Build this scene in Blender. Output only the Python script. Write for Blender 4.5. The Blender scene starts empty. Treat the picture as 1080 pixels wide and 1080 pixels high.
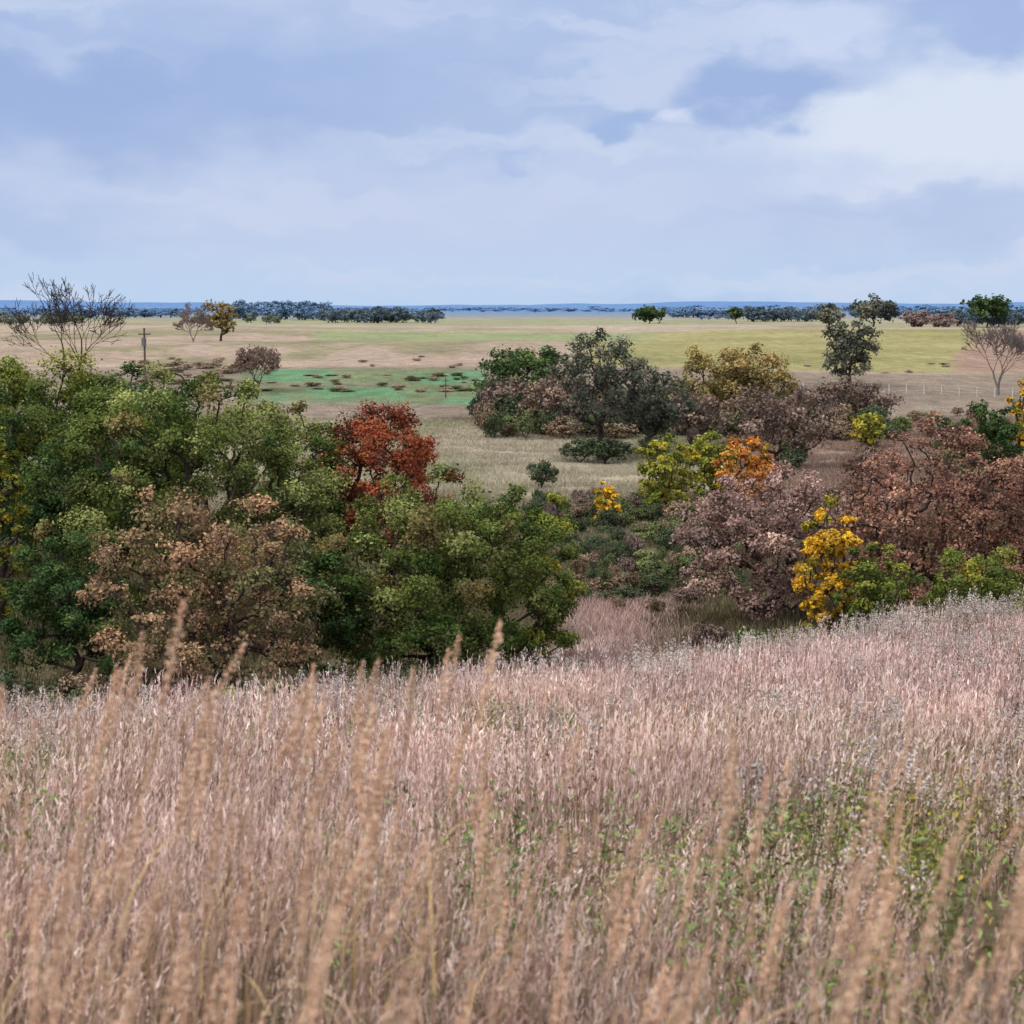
import bpy, math, numpy as np
from mathutils import Vector
PITCH=math.atan(210/1900); F=1900.0
# ------------------------------------------------------------ helpers
def S(r,g,b,k=1.0):
    o=[]
    for c in (r,g,b):
        c/=255.0
        o.append((c/12.92 if c<=0.04045 else ((c+0.055)/1.055)**2.4)*k)
    return np.array(o)
def ray(u,v,d):
    a=(u-540)/F; b=(v-540)/F
    cy,sy=math.cos(PITCH),math.sin(PITCH)
    y=cy-b*sy; z=-sy-b*cy
    t=d/y
    return a*t, d, z*t
def hsh(ix,iy,s):
    n=(ix.astype(np.int64)*374761393+iy.astype(np.int64)*668265263+s*1442695041)&0xffffffff
    n=((n^(n>>13))*1274126177)&0xffffffff
    return ((n^(n>>16))&0xffff)/65535.0
def vnoise(x,y,s=0):
    x=np.asarray(x,float); y=np.asarray(y,float)
    ix=np.floor(x); iy=np.floor(y); fx=x-ix; fy=y-iy
    fx=fx*fx*(3-2*fx); fy=fy*fy*(3-2*fy)
    a=hsh(ix,iy,s);b=hsh(ix+1,iy,s);c=hsh(ix,iy+1,s);d=hsh(ix+1,iy+1,s)
    return (a*(1-fx)+b*fx)*(1-fy)+(c*(1-fx)+d*fx)*fy
def fbm(x,y,s=0,o=4):
    r=0;a=1;t=0
    for i in range(o):
        r=r+a*vnoise(x*2**i,y*2**i,s+i); t+=a; a*=.5
    return r/t
def sst(a,b,x):
    t=np.clip((x-a)/(b-a),0,1); return t*t*(3-2*t)
# ------------------------------------------------------------ terrain height
_py=[-400,-60,0,10,20,30,38,45,55,65,80,150,220,260,300,350,450,600,800,1100,1500,3000,5000,6500,8000,12000]
_pz=[8,1,-2,-3.7,-5.4,-7.1,-8.6,-10.5,-12.9,-14.0,-14.4,-14.8,-14.3,-13.7,-12.4,-10.6,-9.2,-7.6,-6.6,-6.0,-5.6,-3,6,26,34,16]
_yy=np.concatenate([np.linspace(-400,400,1601),np.geomspace(401,12000,600)])
_zz=np.interp(_yy,_py,_pz)
k=np.exp(-np.linspace(-2,2,13)**2); k/=k.sum()
_zs=np.convolve(np.pad(_zz,6,mode='edge'),k,'valid')
def hgt(x,y):
    x=np.asarray(x,float); y=np.asarray(y,float)
    z=np.interp(y,_yy,_zs)
    z=z+2.4*sst(-3,14.5,x)*np.exp(-((y-48)/11.0)**2)
    z=z-0.8*sst(-1,-9,x)*np.exp(-((y-38)/14.0)**2)
    z=z+1.2*sst(10,40,x)*sst(60,80,y)*sst(160,110,y)
    amp=sst(5,60,y)
    z=z+amp*0.5*(fbm(x/22,y/22,3)-.5)+0.12*(fbm(x/3,y/3,5,2)-.5)*sst(400,100,y)
    z=z+sst(230,330,y)*sst(1300,700,y)*(fbm(x/110,y/150,8,2)-.5)*3.4
    z=z+sst(4000,6500,y)*(fbm(x/900,y/3000,9,4)-.5)*56
    return z
# ------------------------------------------------------------ mesh builder
class MB:
    def __init__(s): s.v=[];s.q=[];s.c=[];s.m=[];s.n=0
    def add(s,v,q,c,m=0):
        v=np.asarray(v,float).reshape(-1,3); q=np.asarray(q,int).reshape(-1,4)
        c=np.broadcast_to(np.asarray(c,float),(len(v),3))
        s.v.append(v); s.q.append(q+s.n); s.c.append(c); s.m.append(np.full(len(q),m)); s.n+=len(v)
    def mesh(s,name,mats,smooth=False):
        v=np.concatenate(s.v);q=np.concatenate(s.q);c=np.concatenate(s.c);m=np.concatenate(s.m)
        me=bpy.data.meshes.new(name)
        me.vertices.add(len(v)); me.vertices.foreach_set('co',v.astype(np.float32).ravel())
        me.loops.add(len(q)*4); me.loops.foreach_set('vertex_index',q.astype(np.int32).ravel())
        me.polygons.add(len(q)); me.polygons.foreach_set('loop_start',np.arange(0,len(q)*4,4,dtype=np.int32))
        for mt in mats: me.materials.append(mt)
        me.polygons.foreach_set('material_index',m.astype(np.int32))
        if smooth: me.polygons.foreach_set('use_smooth',np.ones(len(q),dtype=bool))
        a=me.attributes.new('tint','FLOAT_COLOR','POINT')
        a.data.foreach_set('color',np.concatenate([c,np.ones((len(c),1))],1).astype(np.float32).ravel())
        me.update(); me.validate()
        return me
def link(name,me,loc=(0,0,0),parent=None):
    o=bpy.data.objects.new(name,me); o.location=loc
    bpy.context.scene.collection.objects.link(o)
    if parent: o.parent=parent
    return o
# ------------------------------------------------------------ materials
def newmat(name):
    m=bpy.data.materials.new(name); m.use_nodes=True
    nt=m.node_tree; nt.nodes.clear(); return m,nt,nt.nodes,nt.links
def foliage_mat(name,inst=False,trans=0.3):
    m,nt,N,L=newmat(name)
    out=N.new('ShaderNodeOutputMaterial'); at=N.new('ShaderNodeAttribute'); at.attribute_name='tint'
    col=at.outputs['Color']
    if inst:
        a2=N.new('ShaderNodeAttribute'); a2.attribute_type='INSTANCER'; a2.attribute_name='itint'
        mx=N.new('ShaderNodeMix'); mx.data_type='RGBA'; mx.blend_type='MULTIPLY'; mx.inputs[0].default_value=1
        L.new(col,mx.inputs[6]); L.new(a2.outputs['Color'],mx.inputs[7]); col=mx.outputs[2]
    d=N.new('ShaderNodeBsdfDiffuse'); L.new(col,d.inputs[0])
    if trans:
        t=N.new('ShaderNodeBsdfTranslucent'); ms=N.new('ShaderNodeMixShader'); ms.inputs[0].default_value=trans
        L.new(col,t.inputs[0]); L.new(d.outputs[0],ms.inputs[1]); L.new(t.outputs[0],ms.inputs[2]); L.new(ms.outputs[0],out.inputs[0])
    else: L.new(d.outputs[0],out.inputs[0])
    return m
def bark_mat(name):
    m,nt,N,L=newmat(name)
    out=N.new('ShaderNodeOutputMaterial'); b=N.new('ShaderNodeBsdfDiffuse')
    no=N.new('ShaderNodeTexNoise'); no.inputs['Scale'].default_value=6; at=N.new('ShaderNodeAttribute'); at.attribute_name='tint'
    tc=N.new('ShaderNodeTexCoord'); L.new(tc.outputs['Object'],no.inputs['Vector'])
    vm=N.new('ShaderNodeVectorMath'); vm.operation='SCALE'
    ma=N.new('ShaderNodeMath'); ma.operation='MULTIPLY_ADD'; ma.inputs[1].default_value=1.2; ma.inputs[2].default_value=.4
    L.new(no.outputs[0],ma.inputs[0]); L.new(at.outputs['Color'],vm.inputs[0]); L.new(ma.outputs[0],vm.inputs['Scale'])
    L.new(vm.outputs[0],b.inputs['Color']); L.new(b.outputs[0],out.inputs[0]); return m
M_LEAF=foliage_mat('leaf_foliage',False,.15)
M_BARK=bark_mat('tree_bark')
M_GRASS=foliage_mat('dry_grass_blades',True,0)
M_SHRUB=foliage_mat('shrub_foliage',True,0)
# ------------------------------------------------------------ primitives
def tubes(mb,p0,p1,r0,r1,col,m=1,n=5):
    p0=np.asarray(p0,float);p1=np.asarray(p1,float); d=p1-p0; L=np.linalg.norm(d,axis=1,keepdims=True)+1e-9; d=d/L
    ref=np.where(np.abs(d[:,2:3])>.9,np.array([[1.,0,0]]),np.array([[0,0,1.]]))
    a=np.cross(d,ref); a/=np.linalg.norm(a,axis=1,keepdims=True); b=np.cross(d,a)
    th=np.arange(n)*2*np.pi/n; K=len(p0)
    ring=a[:,None,:]*np.cos(th)[None,:,None]+b[:,None,:]*np.sin(th)[None,:,None]
    v=np.stack([p0[:,None,:]+ring*np.asarray(r0)[:,None,None],p1[:,None,:]+ring*np.asarray(r1)[:,None,None]],1)
    base=(np.arange(K)*2*n)[:,None]; i=np.arange(n)[None]; j=(i+1)%n
    q=np.stack([base+i,base+j,base+n+j,base+n+i],2)
    mb.add(v,q,col,m)
def leaves(mb,rng,c,size,col,m=0,up=.5,out=None,asp=.65):
    n=len(c); nn=rng.normal(size=(n,3))*.75; nn[:,2]+=up
    if out is not None: nn+=out
    nn/=np.linalg.norm(nn,axis=1,keepdims=True)
    a=np.cross(nn,rng.normal(size=(n,3))); a/=np.linalg.norm(a,axis=1,keepdims=True)+1e-9; b=np.cross(nn,a)
    s=(size*(.6+.8*rng.random(n)))[:,None]*.5
    v=np.stack([c-a*s,c-b*s*asp+nn*s*.25,c+a*s,c+b*s*asp+nn*s*.25],1)
    q=np.arange(n*4).reshape(n,4)
    mb.add(v,q,np.repeat(col,4,axis=0),m)
def ribbons(mb,rng,base,h,lean,w,K,c0,c1,droop=0,m=0,prof=None):
    n=len(base); t=np.linspace(0,1,K+1)
    ang=rng.random(n)*np.pi; wd=np.stack([np.cos(ang),np.sin(ang),np.zeros(n)],1)
    ctr=base[:,None,:]+np.concatenate([lean[:,None,:]*(t**1.8)[None,:,None],(h[:,None]*(t-droop*t**3)[None])[:,:,None]],2)
    pr=(1-.75*t) if prof is None else np.asarray(prof)
    ww=(w[:,None]*pr[None])[:,:,None]*.5
    v=np.stack([ctr-wd[:,None]*ww,ctr+wd[:,None]*ww],2)
    bb=(np.arange(n)*(K+1)*2)[:,None]; i=np.arange(K)[None]*2
    q=np.stack([bb+i,bb+i+1,bb+i+3,bb+i+2],2)
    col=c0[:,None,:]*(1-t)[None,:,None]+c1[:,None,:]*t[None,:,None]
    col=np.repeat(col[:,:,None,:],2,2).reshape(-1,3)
    mb.add(v,q,col,m)
    return ctr
def pick(rng,pal,n):
    cs=np.array([p[0] for p in pal]); w=np.array([p[1] for p in pal],float); w/=w.sum()
    return cs[rng.choice(len(cs),n,p=w)]
# ------------------------------------------------------------ trees
BARK=S(76,66,62)
def tree_mb(seed,H,W,pal,leaf=.17,cover=3.,cb=.06,nc=60,ns=7,fork=.16,tr=None,twigs=0,cr_k=None,flat=.8,bark=BARK,maxleaf=80000,minr=.012,toplight=.35,irreg=.3,shell=.45,fluff=1.0):
    rng=np.random.default_rng(seed); mb=MB()
    rx=W/2; rz=H*(1-cb)/2; zc=H-rz; tr=tr or H*.028
    cr_k=cr_k or .84/math.sqrt(nc)
    ph=rng.random(4)*6.28
    C=[];R=[]
    for i in range(nc):
        best=None;bd=-1
        for k_ in range(14):
            d=rng.normal(size=3); d/=np.linalg.norm(d)
            if d[2]<-.5 and rng.random()<.5: d[2]*=-1
            az=math.atan2(d[1],d[0])
            irr=1+irreg*(.6*math.sin(2*az+ph[0])+.5*math.sin(3*az+ph[1]+2*d[2]))*.5
            cr=W*cr_k*(.6+.75*rng.random())
            s=rng.random()**shell
            hz=max(0.1,1-cr/rx*.95)
            hd=math.hypot(d[0],d[1]); e=hd**.8/max(hd,1e-3)
            p=np.array([d[0]*e*rx*hz*s*irr,d[1]*e*rx*hz*s*irr,zc+d[2]*max(rz-cr*.75,.1*rz)*s*(1+.12*math.sin(2*az+ph[2]))])
            dd=min([np.linalg.norm((p-c)/np.array([1,1,.8])) for c in C]) if C else 1
            if dd>bd: bd=dd;best=(p,cr)
        C.append(best[0]);R.append(best[1])
    C=np.array(C);R=np.array(R)
    hf=H*fork; nodes=[np.zeros(3)];par=[-1]
    off=rng.normal(size=2)*.03*H
    for i in range(1,5):
        t=i/4; nodes.append(np.array([off[0]*t*t,off[1]*t*t,hf*t])); par.append(i-1)
    fk=nodes[-1]; order=np.argsort(np.linalg.norm(C-fk,axis=1)); tips=[];tc=[]
    for ci in order:
        c=C[ci]; arr=np.array(nodes[3:]); plen=np.linalg.norm(arr-fk,axis=1)
        cost=np.linalg.norm(arr-c,axis=1)+.45*plen+ (arr[:,2]>c[2]+.1*H)*H*.2
        pi=int(np.argmin(cost))+3; p0=nodes[pi]; L=np.linalg.norm(c-p0); prev=pi
        K=5; wob=rng.normal(size=3)*L*.08
        for j in range(1,K+1):
            t=j/K; p=p0*(1-t)+c*t+wob*math.sin(t*np.pi)*1.3+rng.normal(size=3)*L*.03*(j<K)+np.array([0,0,L*.09*math.sin(t*np.pi)])
            nodes.append(p);par.append(prev);prev=len(nodes)-1
        loc=[prev,prev-1,prev-2]
        for s_ in range(ns):
            d=rng.normal(size=3); d/=np.linalg.norm(d); d*=.35+.4*rng.random(); d[2]=abs(d[2])*.9 if rng.random()<.6 else d[2]
            p=c+d*R[ci]*np.array([1,1,flat])
            a=min(loc,key=lambda q:np.linalg.norm(nodes[q]-p))
            mid=(nodes[a]+p)/2+rng.normal(size=3)*R[ci]*.1
            nodes.append(mid);par.append(a);nodes.append(p);par.append(len(nodes)-2)
            tips.append(len(nodes)-1);tc.append(ci)
    nodes=np.array(nodes);par=np.array(par); w=np.zeros(len(nodes))
    for t in tips: w[t]=1
    for i in range(len(nodes)-1,0,-1): w[par[i]]+=w[i]
    rad=np.maximum(tr*(w/w[0])**.48,minr)
    rad[0]*=1.5
    idx=np.arange(1,len(nodes))
    tubes(mb,nodes[par[idx]],nodes[idx],rad[par[idx]]*np.where(w[par[idx]]>w[idx]*1.6,.75,1),rad[idx],bark,1,5)
    T=nodes[tips];tc=np.array(tc);RR=R[tc]
    if twigs:
        n=len(T)*twigs; k_=np.repeat(np.arange(len(T)),twigs)
        d=rng.normal(size=(n,3)); d[:,2]+=.5; d+= (T[k_]-np.array([0,0,zc*.8]))/W*1.5; d/=np.linalg.norm(d,axis=1,keepdims=True)
        s0=T[k_]; m1=s0+d*RR[k_,None]*(.25+.2*rng.random((n,1))); m2=m1+(d+rng.normal(size=(n,3))*.4)*RR[k_,None]*.3
        tubes(mb,s0,m1,np.full(n,minr*.8),np.full(n,minr*.6),bark,1,3); tubes(mb,m1,m2,np.full(n,minr*.6),np.full(n,minr*.3),bark,1,3)
    if cover>0:
        area=4*np.pi*((rx*rx+2*rx*rz)/3)
        Nl=int(min(maxleaf,cover*area/(leaf*leaf)))
        ccol=pick(rng,pal,nc)*(.75+.5*rng.random((nc,1))); scol=np.where(rng.random((len(T),1))<.75,ccol[tc],pick(rng,pal,len(T)))
        scol=scol*(.8+.4*rng.random((len(T),1)))
        wt=RR**2*(.35+rng.random(len(T))); k_=rng.choice(len(T),Nl,p=wt/wt.sum())
        g=rng.normal(size=(Nl,3)); g/=np.linalg.norm(g,axis=1,keepdims=True); g*=(rng.random((Nl,1))**.4)*(1+.35*(rng.random((Nl,1))<.15)); g[:,2]=np.where(rng.random(Nl)<.4,np.abs(g[:,2]),g[:,2])
        P=T[k_]+g*RR[k_,None]*np.array([.5,.5,.44])*fluff
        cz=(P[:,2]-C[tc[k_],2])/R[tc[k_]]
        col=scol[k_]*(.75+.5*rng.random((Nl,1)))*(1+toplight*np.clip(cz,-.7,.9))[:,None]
        out=(P-C[tc[k_]])/R[tc[k_],None]+ (P-np.array([0,0,zc*.8]))/W
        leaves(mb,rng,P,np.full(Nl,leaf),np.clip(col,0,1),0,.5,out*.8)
    return mb
G_DK=S(66,82,42,1.35);G_MD=S(86,97,50,1.45);G_LT=S(116,121,72,1.5)
P_GREEN=[(G_DK,3),(G_MD,4),(G_LT,2.0),(S(112,102,66,1.3),.6)]
P_DKGREEN=[(S(54,74,44,1.35),3),(S(64,84,48,1.35),3),(S(82,96,54,1.35),1.5)]
P_LIME=[(S(98,108,50,1.35),3),(S(122,125,56,1.35),1.6),(S(82,96,48,1.35),3),(S(142,134,60,1.25),.4)]
P_BRONZE=[(S(140,116,92,1.35),3),(S(156,126,98,1.3),2),(S(116,105,76,1.35),2.2),(S(104,103,68,1.35),1.9)]
P_RUST=[(S(146,80,54,1.2),3),(S(120,64,48,1.2),3),(S(164,102,64,1.15),1.2),(S(98,66,52,1.2),1.4)]
P_PINK=[(S(144,120,112,1.4),3),(S(124,102,94,1.4),3),(S(170,145,131,1.4),1.0)]
P_RED=[(S(148,112,95,1.35),3),(S(122,90,77,1.35),3),(S(172,136,113,1.35),1.3),(S(98,76,65,1.3),1.4)]
P_YEL=[(S(212,168,54,1.2),3),(S(186,150,58,1.2),2),(S(150,141,62,1.2),1.6)]
P_YG=[(S(138,136,58,1.3),3),(S(112,119,54,1.3),3),(S(176,160,60,1.2),1)]
P_ORG=[(S(196,136,66,1.2),3),(S(166,112,62,1.2),2),(S(174,150,66,1.2),1.5)]
P_GREYG=[(S(88,92,80,1.4),3),(S(72,78,66,1.4),3),(S(112,110,94,1.4),1)]
P_OLIVE=[(S(136,122,76,1.3),3),(S(118,109,68,1.35),3),(S(146,127,84,1.25),1)]
P_BROWN=[(S(124,106,95,1.4),3),(S(106,93,84,1.4),3),(S(136,120,103,1.35),1)]
_seed=[10]
def tree(name,u,vtop,wpx,d,pal,cb=.05,**k):
    _seed[0]+=1
    x,y,zt=ray(u,vtop,d); zb=float(hgt(x,y))-.15
    H=zt-zb; W=wpx/F*d*1.04
    k.setdefault('leaf',max(.13,d*.0019)); k.setdefault('minr',d*.00014)
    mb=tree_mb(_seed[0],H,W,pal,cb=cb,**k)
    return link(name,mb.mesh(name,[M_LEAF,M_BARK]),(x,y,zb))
def bare_tree(name,u,vtop,d,bark,depth=7,spread=.5,minpx=.35,trunk=.25,pal=None,seed=None):
    _seed[0]+=1; rng=np.random.default_rng(seed or _seed[0])
    x,y,zt=ray(u,vtop,d); zb=float(hgt(x,y))-.15; H=zt-zb
    A=[];B=[];RA=[];RB=[];tips=[]
    def grow(p,dr,L,r,dep):
        n=3
        for i in range(n):
            d2=dr+rng.normal(size=3)*.12; d2[2]+=.03; d2/=np.linalg.norm(d2); q=p+d2*L/n; r2_=r*(1-.12)
            A.append(p);B.append(q);RA.append(r);RB.append(r2_); p=q;dr=d2;r=r2_
        if dep==0: tips.append(p); return
        kn=2 if rng.random()<.45 else 3
        a0=rng.random()*6.28
        for c in range(kn):
            sp=spread*(.6 if c==0 else 1.25); v=np.array([math.cos(a0+c*6.28/kn),math.sin(a0+c*6.28/kn),0]); v-=v.dot(dr)*dr; v/=np.linalg.norm(v)
            d2=dr+v*sp*(.7+.6*rng.random()); d2[2]=max(d2[2],-.05)+.06; d2/=np.linalg.norm(d2)
            grow(p,d2,L*(.84 if c==0 else .74)*(.8+.35*rng.random()),r*(.76 if c==0 else .56),dep-1)
    for c in range(3):
        an=c*2.1+rng.random(); dv=np.array([math.cos(an)*spread*.9,math.sin(an)*spread*.9,1.]); grow(np.zeros(3),dv/np.linalg.norm(dv),1.5,.11,depth)
    A=np.array(A);B=np.array(B);RA=np.array(RA);RB=np.array(RB); top=B[:,2].max(); sc=H*(1-trunk)/top; o=np.array([0,0,H*trunk])
    mn=d/F*minpx*.5
    A=A*sc+o;B=B*sc+o; mb=MB()
    tubes(mb,A,B,np.maximum(RA*sc,mn),np.maximum(RB*sc,mn*.7),bark,1,4)
    tubes(mb,[(0,0,0)],[o],[.17*sc],[.14*sc],bark,1,8)
    if pal is not None:
        T=np.array(tips)*sc+o; n=len(T)*4; kk=rng.integers(0,len(T),n); P=T[kk]+rng.normal(size=(n,3))*H*.03
        leaves(mb,rng,P,np.full(n,d*.0014),pick(rng,pal,n),0,.4)
    return link(name,mb.mesh(name,[M_LEAF,M_BARK]),(x,y,zb))
# left mass
tree('oak_tree',205,383,330,76,P_GREEN,nc=100,cover=3.1)
tree('oak_tree',30,368,250,98,P_LIME,nc=64,cover=3)
tree('oak_tree',125,382,190,104,P_DKGREEN,nc=46,cover=3)
tree('oak_tree',95,440,200,84,P_DKGREEN,nc=56)
tree('oak_tree',305,430,150,86,P_GREEN,nc=54)
tree('oak_tree',-60,400,230,92,P_DKGREEN,nc=56)
tree('maple_tree',-8,440,80,78,P_YG,nc=40)
tree('oak_tree',70,560,170,66,P_DKGREEN,nc=44,cb=0)
tree('oak_tree',340,560,120,64,P_DKGREEN,nc=36,cb=0)
tree('oak_tree',218,503,262,59,P_BRONZE,nc=90,cover=1.9,twigs=2,irreg=.35,cb=.06)
tree('oak_tree',404,414,195,88,P_RUST,nc=60,cover=2.3,twigs=2,irreg=.2,cb=.1)
tree('oak_tree',455,497,280,66,P_GREEN,nc=80,cover=3.1,cb=0)
tree('oak_tree',560,512,140,70,P_LIME,nc=44,cover=3.2,cb=0)
bare_tree('bare_tree',76,286,112,S(70,62,60),6,.44,.6,.58,seed=5)
# middle
tree('oak_tree',552,360,110,236,P_DKGREEN,nc=36,cover=2.6)
tree('oak_tree',535,395,80,226,P_BROWN,nc=26,cover=1.8,twigs=2)
tree('oak_tree',590,392,90,212,P_BROWN,nc=30,cover=1.6,twigs=3)
tree('oak_tree',634,346,128,180,P_GREYG,cb=.15,nc=50,cover=1.5,twigs=2,irreg=.3,shell=.3)
tree('oak_tree',684,386,110,188,P_GREYG,nc=36,cover=1.8,twigs=2)
tree('oak_tree',775,358,140,212,P_OLIVE,nc=40,cover=2.4)
tree('oak_tree',730,410,80,200,P_BROWN,nc=26,cover=1.6,twigs=2)
tree('oak_tree',822,402,140,172,P_BROWN,nc=44,cover=1.5,twigs=3)
tree('oak_tree',875,316,40,600,P_GREYG,nc=16,cover=2.2)
tree('oak_tree',898,334,72,300,P_GREYG,nc=30,cover=2.4)
tree('oak_tree',895,396,100,222,P_BROWN,nc=34,cover=1.2,twigs=4)
tree('maple_tree',915,433,44,192,P_YG,nc=26,cover=2.8)
tree('maple_tree',700,456,74,128,P_YG,nc=44,cb=0,cover=2.8)
tree('maple_tree',747,456,66,137,P_YG,nc=44,cb=0,cover=2.8)
tree('maple_tree',787,458,72,131,P_ORG,nc=44,cb=0,cover=2.8)
tree('aspen_tree',640,508,38,122,P_YEL,nc=34,cb=0,cover=2.8)
# right
tree('oak_tree',812,486,210,83,P_PINK,nc=86,cover=2.0,twigs=3,irreg=.3,cb=.02)
tree('oak_tree',985,445,245,76,P_RED,nc=84,cover=1.7,twigs=3,irreg=.4,fork=.26,cb=.14)
tree('oak_tree',1085,466,165,72,P_RED,nc=54,cover=1.7,twigs=3,cb=.1)
tree('oak_tree',920,500,120,92,P_PINK,nc=40,cover=1.8,twigs=3)
tree('maple_tree',878,528,88,72,P_YEL,nc=56,cover=3.,cb=.0)
tree('maple_tree',925,565,100,70,P_LIME,nc=44,cover=2.4,cb=0)
tree('maple_tree',1030,570,150,68,P_LIME,nc=50,cover=2.4,cb=0)
tree('oak_tree',1045,420,75,140,P_DKGREEN,nc=28)
tree('maple_tree',1085,398,50,150,P_YEL,nc=34)
bare_tree('bare_tree',1055,336,285,S(124,114,110),7,.40,.6,.1,None)
tree('oak_tree',232,313,38,500,P_OLIVE,nc=20,cover=2.4)
bare_tree('bare_tree',203,318,480,S(130,118,112),6,.5,.6,.05,None)
bare_tree('bare_tree',270,366,285,S(108,95,92),6,.62,.5,.03,P_BROWN)
tree('oak_tree',922,310,58,850,P_GREYG,nc=22,cover=2.4)
tree('oak_tree',1042,309,62,900,P_DKGREEN,nc=22,cover=2.4)
tree('oak_tree',685,321,44,1000,P_DKGREEN,nc=18,cover=2.4)
tree('oak_tree',777,323,24,1000,P_DKGREEN,nc=12,cover=2.4)
# ------------------------------------------------------------ instancing
def proto_collection(name,meshes):
    c=bpy.data.collections.new(name)
    for i,me in enumerate(meshes):
        o=bpy.data.objects.new(f'{name}_{i:02d}',me); c.objects.link(o)
    return c
def scatter(name,P,rotz,scl,tint,coll,nproto,rng,tilt=0):
    n=len(P); me=bpy.data.meshes.new(name+'_points'); me.vertices.add(n)
    me.vertices.foreach_set('co',np.asarray(P,np.float32).ravel())
    rot=np.zeros((n,3),np.float32); rot[:,2]=rotz
    if tilt: rot[:,:2]=rng.normal(size=(n,2))*tilt
    a=me.attributes.new('rot','FLOAT_VECTOR','POINT'); a.data.foreach_set('vector',rot.ravel())
    a=me.attributes.new('scl','FLOAT_VECTOR','POINT'); a.data.foreach_set('vector',np.asarray(scl,np.float32).ravel())
    a=me.attributes.new('itint','FLOAT_COLOR','POINT'); a.data.foreach_set('color',np.concatenate([tint,np.ones((n,1))],1).astype(np.float32).ravel())
    a=me.attributes.new('idx','INT','POINT'); a.data.foreach_set('value',rng.integers(0,nproto,n).astype(np.int32))
    o=link(name,me)
    g=bpy.data.node_groups.new(name+'_nodes','GeometryNodeTree')
    g.interface.new_socket('Geometry',in_out='INPUT',socket_type='NodeSocketGeometry')
    g.interface.new_socket('Geometry',in_out='OUTPUT',socket_type='NodeSocketGeometry')
    N=g.nodes;L=g.links
    gi=N.new('NodeGroupInput');go=N.new('NodeGroupOutput');ip=N.new('GeometryNodeInstanceOnPoints')
    ci=N.new('GeometryNodeCollectionInfo'); ci.inputs['Collection'].default_value=coll
    ci.inputs['Separate Children'].default_value=True; ci.inputs['Reset Children'].default_value=True
    def na(t,nm):
        x=N.new('GeometryNodeInputNamedAttribute'); x.data_type=t; x.inputs['Name'].default_value=nm; return x.outputs[0]
    er=N.new('FunctionNodeEulerToRotation'); L.new(na('FLOAT_VECTOR','rot'),er.inputs[0])
    L.new(gi.outputs[0],ip.inputs['Points']); L.new(ci.outputs[0],ip.inputs['Instance']); ip.inputs['Pick Instance'].default_value=True
    L.new(na('INT','idx'),ip.inputs['Instance Index']); L.new(er.outputs[0],ip.inputs['Rotation']); L.new(na('FLOAT_VECTOR','scl'),ip.inputs['Scale'])
    L.new(ip.outputs[0],go.inputs[0])
    md=o.modifiers.new('scatter','NODES'); md.node_group=g
    return o
DRY=[(S(214,192,180),3),(S(188,160,150),3),(S(228,210,196),2),(S(142,114,104),2.2)]
HEAD=[(S(240,225,215),3),(S(218,196,187),3),(S(250,240,230),1.7),(S(172,142,132),1.3)]
def grass_patch(seed,size=1.3,n=300,h0=.4,h1=.98,w=.0045,side=2,nh=6,hw=.007,hl=.04,green=.09):
    rng=np.random.default_rng(seed); mb=MB()
    base=np.stack([(rng.random(n)-.5)*size*1.1,(rng.random(n)-.5)*size*1.1,np.full(n,-.12)],1)
    h=h0+(h1-h0)*rng.random(n)**1.6+.12; lean=rng.normal(size=(n,2))*.05+np.array([.04,.0])
    dry=pick(rng,DRY,n)*(.6+.65*rng.random((n,1)))
    gr=rng.random((n,1))<green; dry=np.where(gr,S(124,142,85),dry)
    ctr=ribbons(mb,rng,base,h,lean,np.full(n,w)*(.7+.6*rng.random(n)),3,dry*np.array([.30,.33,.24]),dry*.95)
    if side:
        k=rng.integers(0,n,n*side); kk=rng.integers(1,3,n*side); bs=ctr[k,kk]; m=n*side
        hh=.10+.2*rng.random(m); ln=rng.normal(size=(m,2))*.06+np.array([.02,0])
        cc=pick(rng,[(S(208,186,170),3),(S(172,146,132),2),(S(218,199,178),2),(S(132,134,88),1.0)],m)*(.7+.5*rng.random((m,1)))
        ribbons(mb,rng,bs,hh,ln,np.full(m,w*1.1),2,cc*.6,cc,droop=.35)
    id_=np.where(rng.random(n)<.7)[0]; k=np.repeat(id_,nh); t=.70+.3*rng.random(len(k))
    p0=ctr[k,1]; p1=ctr[k,3]; tt=((t-1/3)/(2/3))[:,None]; p=p0*(1-tt)+p1*tt
    hc=pick(rng,HEAD,n)[k]*(.8+.4*rng.random((len(k),1)))
    m=len(k); ribbons(mb,rng,p,hl*(.6+.8*rng.random(m)),rng.normal(size=(m,2))*hl*.28+np.array([.004,0]),np.full(m,hw),1,hc*.85,hc,prof=[1,.5])
    return mb.mesh('grass_patch',[M_GRASS])
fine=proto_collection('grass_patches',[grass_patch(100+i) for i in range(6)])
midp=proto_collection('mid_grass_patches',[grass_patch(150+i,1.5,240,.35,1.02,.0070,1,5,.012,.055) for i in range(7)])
def hill_points(rng,y0,y1,dens,kx=.42,mx=5):
    n=int(dens*((y1**2-y0**2)*kx+2*mx*(y1-y0)))
    y=np.sqrt(rng.random(n)*((y1+mx/kx)**2-(y0+mx/kx)**2)+(y0+mx/kx)**2)-mx/kx
    x=(rng.random(n)*2-1)*(kx*y+mx)
    return x,y
def weedmask(x,y):
    return fbm(x/2.0,y/2.8,41,3)+.15*np.exp(-((y-10.0)/4.0)**2)+.05*sst(.05,.25,x/np.maximum(y,1))+.03*sst(.0,-.2,x/np.maximum(y,1))-.05*sst(18,26,y)
rng=np.random.default_rng(5)
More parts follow.
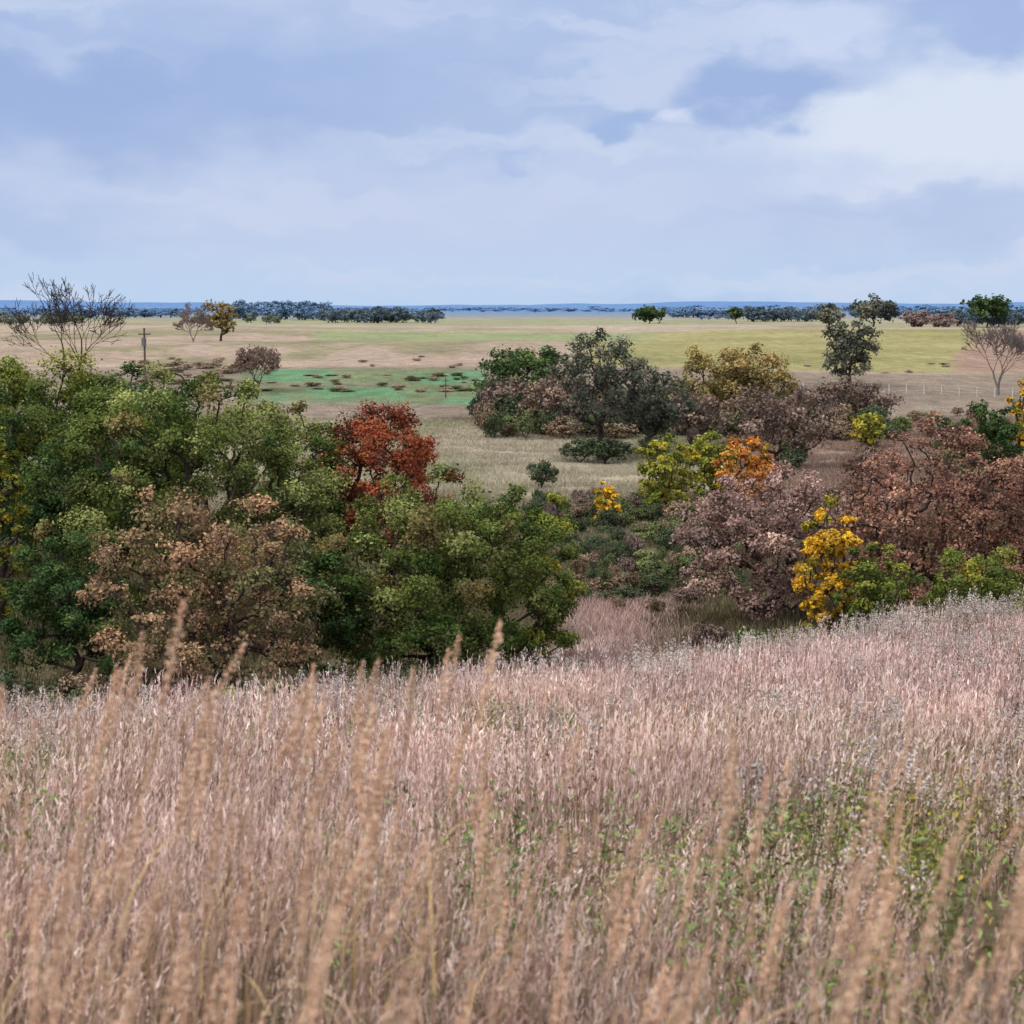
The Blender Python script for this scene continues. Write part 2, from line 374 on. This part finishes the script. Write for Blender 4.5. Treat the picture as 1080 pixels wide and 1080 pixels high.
def grass_zone(name,y0,y1,dens,coll,npr):
    x,y=hill_points(rng,y0,y1,dens)
    wm=sst(.53,.64,weedmask(x,y)); keep=rng.random(len(x))>.55*wm; x=x[keep];y=y[keep];wm=wm[keep];n=len(x)
    f=fbm(x/2.2,y/2.2,21); f2=fbm(x/9,y/9,22)
    t=np.ones((n,3))*(.55+1.15*f[:,None])
    t=t*(np.array([[1.02,.98,1.02]])*sst(.4,.6,f2)[:,None]+np.array([[1.02,1.0,.93]])*(1-sst(.4,.6,f2)[:,None]))
    far=sst(9,18,y)[:,None]; t=t*(np.array([1.02,.97,.92])*(1-far)+np.array([1.05,1.0,1.0])*far)
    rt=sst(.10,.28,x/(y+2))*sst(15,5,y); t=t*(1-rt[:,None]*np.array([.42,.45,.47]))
    sc=.9+.3*rng.random((n,1)); zs=(.6+.85*fbm(x/1.8,y/1.8,33))*(1-.4*wm)*(.7+.5*fbm(x/7,y/7,34))
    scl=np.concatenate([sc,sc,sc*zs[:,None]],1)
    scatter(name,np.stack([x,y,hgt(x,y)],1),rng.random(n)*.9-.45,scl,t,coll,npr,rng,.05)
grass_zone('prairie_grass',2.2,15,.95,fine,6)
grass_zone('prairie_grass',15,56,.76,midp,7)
# green weeds among the grass
def weed(seed,H=.5,w=.4,n=200,leaf=.04):
    rng=np.random.default_rng(seed); mb=MB(); ns=12
    base=np.concatenate([rng.normal(size=(ns,2))*w*.3,np.full((ns,1),-.08)],1); h=H*(.6+.5*rng.random(ns)); lean=rng.normal(size=(ns,2))*.1
    g=np.repeat(S(120,130,80)[None],ns,0)
    ctr=ribbons(mb,rng,base,h,lean,np.full(ns,.006),4,g*.7,g)
    k=rng.integers(0,ns,n); t=rng.random(n)**.7*4; i=np.minimum(t.astype(int),3); fr=(t-i)[:,None]
    p=ctr[k,i]*(1-fr)+ctr[k,i+1]*fr+rng.normal(size=(n,3))*.035
    c=pick(rng,[(S(154,176,110),3),(S(126,154,95),3),(S(180,182,112),1.5)],n)*(.7+.5*rng.random((n,1)))
    leaves(mb,rng,p,np.full(n,leaf),c,0,.5,asp=.4)
    return mb.mesh('weed',[M_GRASS])
weeds=proto_collection('weed_plants',[weed(300+i,.55+.12*(i%3)) for i in range(5)])
x,y=hill_points(rng,3.5,26,2.3,.36,2); keep=weedmask(x,y)>.55; x=x[keep];y=y[keep];n=len(x)
t=np.ones((n,3))*(.6+.45*rng.random((n,1))); yel=rng.random((n,1))<(.15+.5*sst(.1,.25,x/y))[:,None]; t=np.where(yel,t*np.array([1.2,.95,.6]),t)
s=(.85+.6*rng.random((n,1)))*np.ones((1,3))
scatter('green_weeds',np.stack([x,y,hgt(x,y)],1),rng.random(n)*6.28,s,t,weeds,5,rng,.05)
# fluffy goldenrod seed heads
def goldenrod(seed):
    rng=np.random.default_rng(seed); mb=MB(); ns=9
    base=np.concatenate([rng.normal(size=(ns,2))*.18,np.full((ns,1),-.1)],1); h=.9+.35*rng.random(ns); lean=rng.normal(size=(ns,2))*.08
    g=np.repeat(S(120,95,85)[None],ns,0); ctr=ribbons(mb,rng,base,h,lean,np.full(ns,.007),4,g*.8,g)
    n=ns*40; k=rng.integers(0,ns,n); t=rng.random(n); p=ctr[k,4]-np.array([0,0,1.])*t[:,None]*.22+rng.normal(size=(n,3))*(.01+.03*t[:,None])
    leaves(mb,rng,p,np.full(n,.026),pick(rng,[(S(228,220,212),3),(S(204,190,180),2),(S(165,145,135),1)],n),0,.3)
    n=ns*12; k=rng.integers(0,ns,n); t=rng.random((n,1)); p=ctr[k,1]*(1-t)+ctr[k,3]*t+rng.normal(size=(n,3))*.03
    leaves(mb,rng,p,np.full(n,.05),pick(rng,[(S(130,110,90),3),(S(110,85,75),2)],n),0,0,asp=.3)
    return mb.mesh('goldenrod',[M_GRASS])
gold=proto_collection('goldenrod_plants',[goldenrod(400+i) for i in range(4)])
x,y=hill_points(rng,9,56,.7,.40,2); f=fbm(x/4,y/4,51); keep=f>.54-.15*sst(28,40,y)-.08*sst(0.05,.25,x/y); x=x[keep];y=y[keep];n=len(x)
s=(.7+.45*rng.random((n,1))+.25*sst(25,38,y)[:,None])*np.ones((1,3)); t=np.ones((n,3))*(.6+.5*rng.random((n,1)))
scatter('goldenrod_seedheads',np.stack([x,y,hgt(x,y)],1),rng.random(n)*6.28,s,t,gold,4,rng,.06)
# tall plume grass
def plume(seed,ns):
    rng=np.random.default_rng(seed); mb=MB()
    base=np.concatenate([rng.normal(size=(ns,2))*.07,np.full((ns,1),-.1)],1); h=1.5+.4*rng.random(ns); lean=np.stack([.12+.5*rng.random(ns),rng.normal(size=ns)*.12],1)
    g=pick(rng,[(S(200,168,140),2),(S(210,184,156),1)],ns); K=10
    ctr=ribbons(mb,rng,base,h,lean,np.full(ns,.007),K,g*.75,g,prof=1-.5*np.linspace(0,1,K+1))
    nh=240; k=np.repeat(np.arange(ns),nh); t=rng.random(ns*nh); tt=K*(.86+.14*t); i=np.minimum(tt.astype(int),K-1); fr=(tt-i)[:,None]
    rad=.002+.009*np.sin(np.pi*np.clip(t,0.03,.97))**.8
    p=ctr[k,i]*(1-fr)+ctr[k,i+1]*fr+rng.normal(size=(ns*nh,3))*rad[:,None]*np.array([.8,.8,.6])
    leaves(mb,rng,p,np.full(ns*nh,.015),pick(rng,[(S(230,196,166),3),(S(212,172,142),2),(S(240,216,190),1)],ns*nh),0,.2,asp=.35)
    nb=ns*5; k=rng.integers(0,ns,nb); j=rng.integers(0,7,nb); ln=np.stack([rng.normal(size=nb)*.15+.12,rng.normal(size=nb)*.2],1)
    c=pick(rng,[(S(208,178,154),2),(S(188,156,134),1),(S(198,172,122),1)],nb)
    ribbons(mb,rng,ctr[k,j],.3+.35*rng.random(nb),ln,np.full(nb,.009),5,c*.85,c,droop=.5)
    return mb.mesh('plume_grass',[M_GRASS])
plumes=proto_collection('plume_grass_stalks',[plume(500+i,1+i%2) for i in range(10)])
pts=[]
def addp(a,d,s): pts.append((a*d,d,s))
r2=np.random.default_rng(78)
for i in range(125):
    d=2.2+2.6*r2.random(); addp((r2.random()*2-1)*.40,d,.60+.30*r2.random())
for i in range(30):
    d=4.4+3.4*r2.random(); addp(-.33+.28*r2.random(),d,.94+.22*r2.random())
for i in range(60):
    d=3.8+3.2*r2.random(); addp((r2.random()*2-1)*.36,d,.70+.25*r2.random())
for i in range(24):
    d=6+6*r2.random(); addp((r2.random()*2-1)*.40,d,.68+.2*r2.random())
pts=np.array(pts); n=len(pts); zz=hgt(pts[:,0],pts[:,1])
t=np.ones((n,3))*(.8+.35*r2.random((n,1)))
scatter('plume_grass',np.stack([pts[:,0],pts[:,1],zz],1),r2.normal(size=n)*.5,np.repeat(pts[:,2:3],3,1),t,plumes,10,r2,.06)
# ------------------------------------------------------------ ground colour
def ground_col(x,y):
    x=np.asarray(x,float);y=np.asarray(y,float); n=len(x)
    a=x/np.maximum(y,1)
    u=540+1900*a
    wob=(fbm(x/30,y/30,61)-.5)
    w2=(fbm(x/90,y/160,62)-.5)
    c=np.tile(S(100,88,72),(n,1))
    def mixc(col,m):
        nonlocal c
        m=np.asarray(m)[:,None]; c=c*(1-m)+col*m
    mixc(S(105,98,75),sst(50,56,y))
    mixc(S(174,152,144),sst(60,66,y)*sst(570,610,u)*sst(730,700,u))
    mixc(S(112,108,84),sst(84,92,y+wob*10))
    mixc(S(170,162,142),sst(118,150,y+wob*50))
    mixc(S(148,148,118),sst(.4,.65,fbm(x/14,y/40,63))*sst(140,170,y)*.7)
    mixc(S(142,123,110),sst(720,800,u+wob*120)*sst(110,130,y))
    mixc(S(132,121,108),sst(232,245,y+wob*16))
    gr=sst(262,268,y+wob*12)*sst(335,328,y+wob*14)*sst(520,505,u)*sst(240,290,u)
    mixc(S(98,134,100),gr); mixc(S(114,120,92),gr*sst(.40,.58,fbm(x/7,y/24,64))*.85)
    mixc(S(126,116,98),np.exp(-((y-302+wob*14)/4.)**2)*(u<525)*sst(.35,.5,fbm(x/12,y/12,70)))
    mixc(S(160,144,128),sst(336,342,y+wob*20))
    mixc(S(132,130,102),sst(.46,.62,fbm(x/22,y/60,65))*sst(336,350,y)*.8)
    ol=sst(345,352,y+20*wob)*sst(590,640,u+60*wob)
    mixc(S(146,142,100),ol); mixc(S(160,152,112),ol*sst(.45,.6,fbm(x/80,y/30,66))*.6); mixc(S(128,130,90),ol*sst(.5,.64,fbm(x/60,y/50,68))*.5)
    mixc(S(150,128,114),ol*sst(985,1010,u-(y-350)*.15+30*wob))
    gl=sst(520,535,y+60*w2)*sst(320,345,u)*sst(720,650,u); mixc(S(138,146,110),gl)
    pk=sst(690,720,y+90*w2); mixc(S(166,153,136),pk)
    mixc(S(136,132,108),sst(.5,.58,fbm(x/70,y/200,69,3))*sst(700,760,y)*.6)
    mixc(S(140,146,116),sst(.48,.56,fbm(x/160,y/350,67,2))*sst(900,1000,y)*.8)
    mixc(S(132,142,142),sst(1300,2200,y))  # from here outward, bluish distance haze is painted into the ground colour
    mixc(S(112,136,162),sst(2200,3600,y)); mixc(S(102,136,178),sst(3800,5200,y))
    return c
def build_ground():
    fa=np.linspace(-24,24,560); rest=np.linspace(24,336,80)[1:-1]
    ang=np.radians(np.concatenate([fa,rest])); na=len(ang)
    rr=np.concatenate([[.05],np.geomspace(1,11500,470)]); nr=len(rr)
    A,R=np.meshgrid(ang,rr); X=(np.sin(A)*R).ravel();Y=(np.cos(A)*R).ravel()
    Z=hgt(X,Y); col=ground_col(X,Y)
    i=np.arange(nr-1)[:,None]; j=np.arange(na)[None]; j2=(j+1)%na
    q=np.stack([i*na+j,i*na+j2,(i+1)*na+j2,(i+1)*na+j],2)
    mb=MB(); mb.add(np.stack([X,Y,Z],1),q,col,0)
    m,nt,N,L=newmat('meadow_ground')
    out=N.new('ShaderNodeOutputMaterial'); b=N.new('ShaderNodeBsdfDiffuse'); at=N.new('ShaderNodeAttribute'); at.attribute_name='tint'
    ge=N.new('ShaderNodeNewGeometry')
    prev=at.outputs['Color']
    for sc,lo,hi,st in ((3.0,.6,1.4,(1,1,1)),(.35,.78,1.22,(1,.6,1)),(.05,.88,1.12,(1,.5,1))):
        mp=N.new('ShaderNodeMapping'); mp.inputs['Scale'].default_value=st; L.new(ge.outputs['Position'],mp.inputs[0])
        no=N.new('ShaderNodeTexNoise'); no.inputs['Scale'].default_value=sc; no.inputs['Detail'].default_value=3; L.new(mp.outputs[0],no.inputs['Vector'])
        mr=N.new('ShaderNodeMapRange'); mr.inputs[1].default_value=.3;mr.inputs[2].default_value=.7;mr.inputs[3].default_value=lo;mr.inputs[4].default_value=hi
        L.new(no.outputs[0],mr.inputs[0]); vm=N.new('ShaderNodeVectorMath'); vm.operation='SCALE'; L.new(prev,vm.inputs[0]); L.new(mr.outputs[0],vm.inputs['Scale']); prev=vm.outputs[0]
    L.new(prev,b.inputs[0]); L.new(b.outputs[0],out.inputs[0])
    return link('ground',mb.mesh('ground',[m],True))
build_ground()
# ------------------------------------------------------------ valley coarse grass
def coarse(seed):
    rng=np.random.default_rng(seed); mb=MB(); n=360
    base=np.stack([(rng.random(n)-.5)*3.4,(rng.random(n)-.5)*3.4,np.full(n,-.1)],1)
    h=.3+.5*rng.random(n); lean=rng.normal(size=(n,2))*.16
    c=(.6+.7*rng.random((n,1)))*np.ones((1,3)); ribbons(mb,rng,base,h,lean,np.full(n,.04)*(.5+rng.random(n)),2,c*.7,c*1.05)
    return mb.mesh('meadow_grass_patch',[M_GRASS])
cg=proto_collection('meadow_grass_patches',[coarse(600+i) for i in range(4)])
rng=np.random.default_rng(9)
n=4300; y=np.sqrt(rng.random(n)*(240**2-52**2)+52**2); x=(rng.random(n)*2-1)*(.36*y+4)
t=ground_col(x,y)*(.85+.5*rng.random((n,1)))*1.2
s=(.8+.5*rng.random((n,1)))*np.ones((1,3)); s[:,2]*=.35*sst(260,90,y)+.38
scatter('meadow_grass',np.stack([x,y,hgt(x,y)],1),rng.random(n)*6.28,s,t,cg,4,rng)
# ------------------------------------------------------------ shrubs
W_=[(np.array([1,1,1.])*.95,3),(np.array([.75,.78,.75]),2),(np.array([1.1,1.05,.95]),1)]
def shrub(seed,leaf,n):
    mb=tree_mb(seed,1.5,2.2,W_,leaf=leaf,cover=2.4,cb=.0,nc=20,ns=5,fork=.04,tr=.04,twigs=3,minr=.010,maxleaf=n,irreg=.6)
    return mb.mesh('shrub',[M_SHRUB,M_BARK])
sh=proto_collection('shrub_plants',[shrub(700+i,.11,5000) for i in range(6)])
SP=[]
def sb(u,d,s,c,sz=None): SP.append(((u-540)/F*d,d,s,sz or s,c))
DK=S(80,92,68,1.4);MG=S(100,110,74,1.4);BR=S(136,118,98,1.4);YE=S(210,172,60,1.3);PU=S(126,109,102,1.4);LG=S(120,131,86,1.4);TN=S(162,146,126,1.6)
cols=[DK,MG,BR,PU,LG]
rs=np.random.default_rng(31)
sb(572,152,1.5,DK,1.7);sb(565,128,1.1,DK,1.1);sb(640,176,3.0,DK,1.8);sb(612,178,2.2,DK,1.6)
sb(740,64,1.0,YE,1.1);sb(692,64,.9,MG,1.0);sb(700,68,.5,BR,1.)
sb(85,50,.5,YE,1.0);sb(240,46,.5,S(190,180,60,1.3),1.2);sb(520,46,.6,YE,1.0);sb(790,66,1.2,MG,1.3);sb(690,180,2,DK,1.6)
for i in range(220):
    d=88+54*rs.random(); sb(570+215*rs.random()+ (d-92)*-.2,d,.3+.9*rs.random(),cols[rs.choice(5,p=[.3,.3,.2,.1,.1])],.4+.8*rs.random())
for i in range(8):
    sb(590+150*rs.random(),64+22*rs.random(),.3+.4*rs.random(),cols[rs.choice(5,p=[.3,.3,.2,.1,.1])],.3+.4*rs.random())
for i in range(130):
    sb(-60+430*rs.random(),44+16*rs.random(),.4+.7*rs.random(),cols[rs.choice(5,p=[.2,.25,.3,.15,.1])],.5+.7*rs.random())
for i in range(70):
    sb(330+270*rs.random(),56+10*rs.random(),.5+.7*rs.random(),cols[rs.choice(5,p=[.4,.3,.1,.1,.1])],.6+.6*rs.random())
for i in range(100):
    sb(720+360*rs.random(),95+150*rs.random(),.6+1.3*rs.random(),cols[rs.choice(5,p=[.12,.18,.4,.2,.1])],.6+1.2*rs.random())
for i in range(80):
    sb(735+385*rs.random(),60+12*rs.random(),.8+.8*rs.random(),cols[rs.choice(5,p=[.25,.35,.1,.1,.2])],.7+.8*rs.random())
for i in range(170):
    sb(505+420*rs.random(),205+45*rs.random(),1.2+1.8*rs.random(),cols[rs.choice(5,p=[.3,.1,.3,.25,.05])],1.2+2.2*rs.random())
for i in range(70):
    sb(100+420*rs.random(),285+34*rs.random(),.7+1.0*rs.random(),[TN,BR,MG][rs.integers(3)]*1.05,.2+.35*rs.random())
for i in range(30):
    d=335+60*rs.random(); sb(100+900*rs.random(),d,.6+.8*rs.random(),TN*(.9+.3*rs.random()),.2+.3*rs.random())
for i in range(30):
    d=300+60*rs.random(); sb(110+150*rs.random(),d,1.0+1.2*rs.random(),TN*(.75+.4*rs.random()),.4+.5*rs.random())
P=np.array([(a,b,float(hgt(a,b))-.05) for a,b,_,_,_ in SP]); scl=np.array([(s,s,z_) for _,_,s,z_,_ in SP]); t=np.array([c for *_,c in SP])*(.8+.4*rs.random((len(SP),1)))
scatter('shrub_thicket',P,rs.random(len(SP))*6.28,scl,t,sh,6,rs)
# ------------------------------------------------------------ distant trees
def dtree(seed):
    return tree_mb(seed,10,12,W_,leaf=.9,cover=2.,cb=.0,nc=16,ns=4,fork=.1,minr=.1,maxleaf=1500,irreg=.5).mesh('distant_tree',[M_SHRUB,M_BARK])
dt=proto_collection('distant_trees',[dtree(800+i) for i in range(6)])
DP=[]
def dl(u0,u1,d0,d1,n,s0,s1,c,wx=1.3):
    for i in range(n):
        u=u0+(u1-u0)*rs.random(); d=d0+(d1-d0)*rs.random(); s=s0+(s1-s0)*rs.random(); DP.append(((u-540)/F*d,d,s,s*wx,c*(.9+.2*rs.random())))
B1=S(96,112,122,1.4);B2=S(108,134,162,1.5);B3=S(116,146,182,1.75);G1=S(104,112,98,1.5)  # B tints: distance haze painted into the tree colour as blue
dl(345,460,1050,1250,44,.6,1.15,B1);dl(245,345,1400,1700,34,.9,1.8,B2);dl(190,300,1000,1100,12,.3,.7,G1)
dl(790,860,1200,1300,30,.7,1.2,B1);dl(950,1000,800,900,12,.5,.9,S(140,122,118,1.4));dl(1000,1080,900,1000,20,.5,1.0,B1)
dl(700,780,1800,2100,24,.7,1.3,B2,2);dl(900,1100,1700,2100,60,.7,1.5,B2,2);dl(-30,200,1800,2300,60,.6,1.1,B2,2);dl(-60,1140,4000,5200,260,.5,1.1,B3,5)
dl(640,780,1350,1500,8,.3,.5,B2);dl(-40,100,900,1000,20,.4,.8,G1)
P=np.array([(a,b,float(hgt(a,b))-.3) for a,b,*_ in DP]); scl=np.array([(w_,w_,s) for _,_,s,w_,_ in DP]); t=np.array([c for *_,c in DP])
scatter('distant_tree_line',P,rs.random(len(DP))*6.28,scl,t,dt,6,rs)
# ------------------------------------------------------------ poles and fence
def pole(name,u,vt,d,box=False,r=.11):
    x,y,zt=ray(u,vt,d); zb=float(hgt(x,y))-.2; mb=MB(); H=zt-zb
    tubes(mb,[(0,0,0)],[(0,0,H)],[r],[r*.75],S(105,95,85),0,10)
    tubes(mb,[(0,0,H)],[(0,0,H+.03)],[r*.75],[.01],S(105,95,85),0,10)
    tubes(mb,[(-.5,0,H-.5)],[(.5,0,H-.5)],[.05],[.05],S(100,90,80),0,4)
    for xx in (-.45,0,.45): tubes(mb,[(xx,0,H-.45)],[(xx,0,H-.28)],[.04],[.03],S(150,150,155),0,6)
    if box: tubes(mb,[(0,-.25,H-1.5)],[(0,-.25,H-.8)],[.2],[.2],S(120,120,125),0,10)
    link(name,mb.mesh(name,[M_BARK]),(x,y,zb))
pole('utility_pole',152,346,150,True); pole('utility_pole',470,398,275,False,.12)
mb=MB(); fx=np.arange(36,84,2.6); x0=fx[0]
FP=[]
for i,xx in enumerate(fx):
    yy=290+(xx-36)*-.25; FP.append((xx-x0,yy-290,float(hgt(xx,yy))))
z0=FP[0][2]; FP=np.array(FP); FP[:,2]-=z0
tubes(mb,FP-np.array([0,0,.2]),FP+np.array([0,0,1.5]),np.full(len(FP),.10),np.full(len(FP),.09),S(200,195,190),0,6)
for hh in (.45,.85,1.25): tubes(mb,FP[:-1]+np.array([0,.1,hh]),FP[1:]+np.array([0,.1,hh]),np.full(len(FP)-1,.03),np.full(len(FP)-1,.03),S(150,145,140),0,4)
link('wire_fence',mb.mesh('wire_fence',[M_BARK]),(x0,290,z0))
# ------------------------------------------------------------ world
SUN_EL,SUN_AZ=math.radians(48),math.radians(-120)
w=bpy.data.worlds.new('World'); bpy.context.scene.world=w; w.use_nodes=True
try: w.cycles.sampling_method='NONE'
except Exception as e: print(e)
nt=w.node_tree;N=nt.nodes;L=nt.links;N.clear()
out=N.new('ShaderNodeOutputWorld');bg=N.new('ShaderNodeBackground');bg.inputs[1].default_value=.1
sky=N.new('ShaderNodeTexSky');sky.sky_type='NISHITA';sky.sun_disc=False;sky.sun_elevation=SUN_EL;sky.sun_rotation=SUN_AZ
tc=N.new('ShaderNodeTexCoord'); D=tc.outputs['Generated']
def mth(op,a,b=None,c=None):
    m=N.new('ShaderNodeMath');m.operation=op
    for i,q in enumerate((a,b,c)):
        if q is None: continue
        if isinstance(q,(int,float)): m.inputs[i].default_value=q
        else: L.new(q,m.inputs[i])
    return m.outputs[0]
def mixc(f,a,b):
    m=N.new('ShaderNodeMix');m.data_type='RGBA'
    for i,q in ((0,f),(6,a),(7,b)):
        if isinstance(q,(int,float)): m.inputs[i].default_value=q
        elif isinstance(q,(tuple,list,np.ndarray)): m.inputs[i].default_value=(*[float(v) for v in q],1)
        else: L.new(q,m.inputs[i])
    return m.outputs[2]
def sm(x,a,b):
    m=N.new('ShaderNodeMapRange');m.interpolation_type='SMOOTHSTEP';L.new(x,m.inputs[0]);m.inputs[1].default_value=a;m.inputs[2].default_value=b;return m.outputs[0]
def noise(vec,scale,st,det=4,off=0):
    mp=N.new('ShaderNodeMapping');mp.inputs['Scale'].default_value=st;mp.inputs['Location'].default_value=(off,off*.7,off*.3);L.new(vec,mp.inputs[0])
    no=N.new('ShaderNodeTexNoise');no.inputs['Scale'].default_value=scale;no.inputs['Detail'].default_value=det;L.new(mp.outputs[0],no.inputs['Vector']);return no
sep=N.new('ShaderNodeSeparateXYZ');L.new(D,sep.inputs[0]);Zc=sep.outputs[2]
warp=noise(D,24,(1,1,1.8),6,3.1)
vs=N.new('ShaderNodeVectorMath');vs.operation='MULTIPLY_ADD';L.new(warp.outputs[1],vs.inputs[0]);vs.inputs[1].default_value=(.08,.03,.055);vs.inputs[2].default_value=(-.04,-.015,-.0275)
va=N.new('ShaderNodeVectorMath');va.operation='ADD';L.new(D,va.inputs[0]);L.new(vs.outputs[0],va.inputs[1]);DW=va.outputs[0]
def blob(u,v,su,sv,inner=.3):
    c=Vector(((u-540)/F,1,(330-v)/F)).normalized()
    a=N.new('ShaderNodeVectorMath');a.operation='SUBTRACT';L.new(DW,a.inputs[0]);a.inputs[1].default_value=c
    b=N.new('ShaderNodeVectorMath');b.operation='MULTIPLY';L.new(a.outputs[0],b.inputs[0]);b.inputs[1].default_value=(F/su,3,F/sv)
    l=N.new('ShaderNodeVectorMath');l.operation='LENGTH';L.new(b.outputs[0],l.inputs[0])
    m=N.new('ShaderNodeMapRange');m.interpolation_type='SMOOTHSTEP';L.new(l.outputs['Value'],m.inputs[0]);m.inputs[1].default_value=1;m.inputs[2].default_value=inner;return m.outputs[0]
k10=10
col=mixc(sm(Zc,0,.06),S(190,214,244,k10),S(194,208,239,k10))
col=mixc(mth('MULTIPLY',sm(Zc,.06,.16),.85),col,S(174,195,233,k10))
n1=noise(DW,4,(1,1,5.5),3,1.7)
col=mixc(mth('MULTIPLY',sm(n1.outputs[0],.45,.7),.5),col,S(160,184,227,k10))
n2=noise(DW,6,(1,1,6),4,7.7)
col=mixc(mth('MULTIPLY',sm(n2.outputs[0],.46,.66),.6),col,S(210,220,243,k10))
for (u,v,su,sv,c,f_,inn) in ((60,105,440,100,S(148,174,222,k10),.75,.2),(20,235,240,40,S(164,189,231,k10),.45,.1),(60,48,120,20,S(190,207,239,k10),.7,.1),(190,120,90,24,S(174,194,233,k10),.5,.1),(460,215,430,60,S(199,211,241,k10),.6,.2),(360,20,240,30,S(192,205,238,k10),.5,.1),
        (1040,130,340,84,S(221,230,247,k10),.97,.35),(870,38,140,30,S(208,219,245,k10),.85,.25),
        (800,102,118,44,S(158,181,226,k10),.95,.35),(1050,26,130,32,S(164,185,228,k10),.75,.3),(650,134,50,20,S(160,184,228,k10),.85,.25),(715,124,40,16,S(216,225,246,k10),.85,.1),(560,175,36,12,S(170,191,233,k10),.6,.2),(960,190,130,10,S(216,224,246,k10),.6,.2)):
    col=mixc(mth('MULTIPLY',blob(u,v,su,sv,inn),f_),col,c)
col=mixc(.93,sky.outputs[0],col)
zb=mth('MULTIPLY_ADD',mth('MAXIMUM',mth('SUBTRACT',Zc,.2),0),2.2,1.0)
vm=N.new('ShaderNodeVectorMath');vm.operation='SCALE';L.new(col,vm.inputs[0]);L.new(zb,vm.inputs['Scale'])
warm=mixc(mth('MULTIPLY',sm(Zc,.2,.5),.85),vm.outputs[0],(13.2,12.3,12.0))
L.new(warm,bg.inputs[0]);L.new(bg.outputs[0],out.inputs[0])
s=bpy.data.lights.new('sun','SUN');s.energy=1.5;s.angle=math.radians(12);s.color=(1,.94,.87)
so=bpy.data.objects.new('sun',s);bpy.context.scene.collection.objects.link(so)
dirv=Vector((math.sin(SUN_AZ)*math.cos(SUN_EL),math.cos(SUN_AZ)*math.cos(SUN_EL),math.sin(SUN_EL)))
so.rotation_euler=dirv.to_track_quat('Z','Y').to_euler(); so.location=dirv*50
# ------------------------------------------------------------ camera
cd=bpy.data.cameras.new('camera');cd.sensor_width=36;cd.lens=36*F/1080;cd.clip_end=20000;cd.clip_start=.05
cd.dof.use_dof=True;cd.dof.focus_distance=85;cd.dof.aperture_fstop=4.5
co=bpy.data.objects.new('camera',cd);bpy.context.scene.collection.objects.link(co)
co.rotation_euler=(math.pi/2-PITCH,0,0);bpy.context.scene.camera=co
sc=bpy.context.scene;sc.view_settings.view_transform='Standard';sc.view_settings.look='None';sc.view_settings.exposure=0
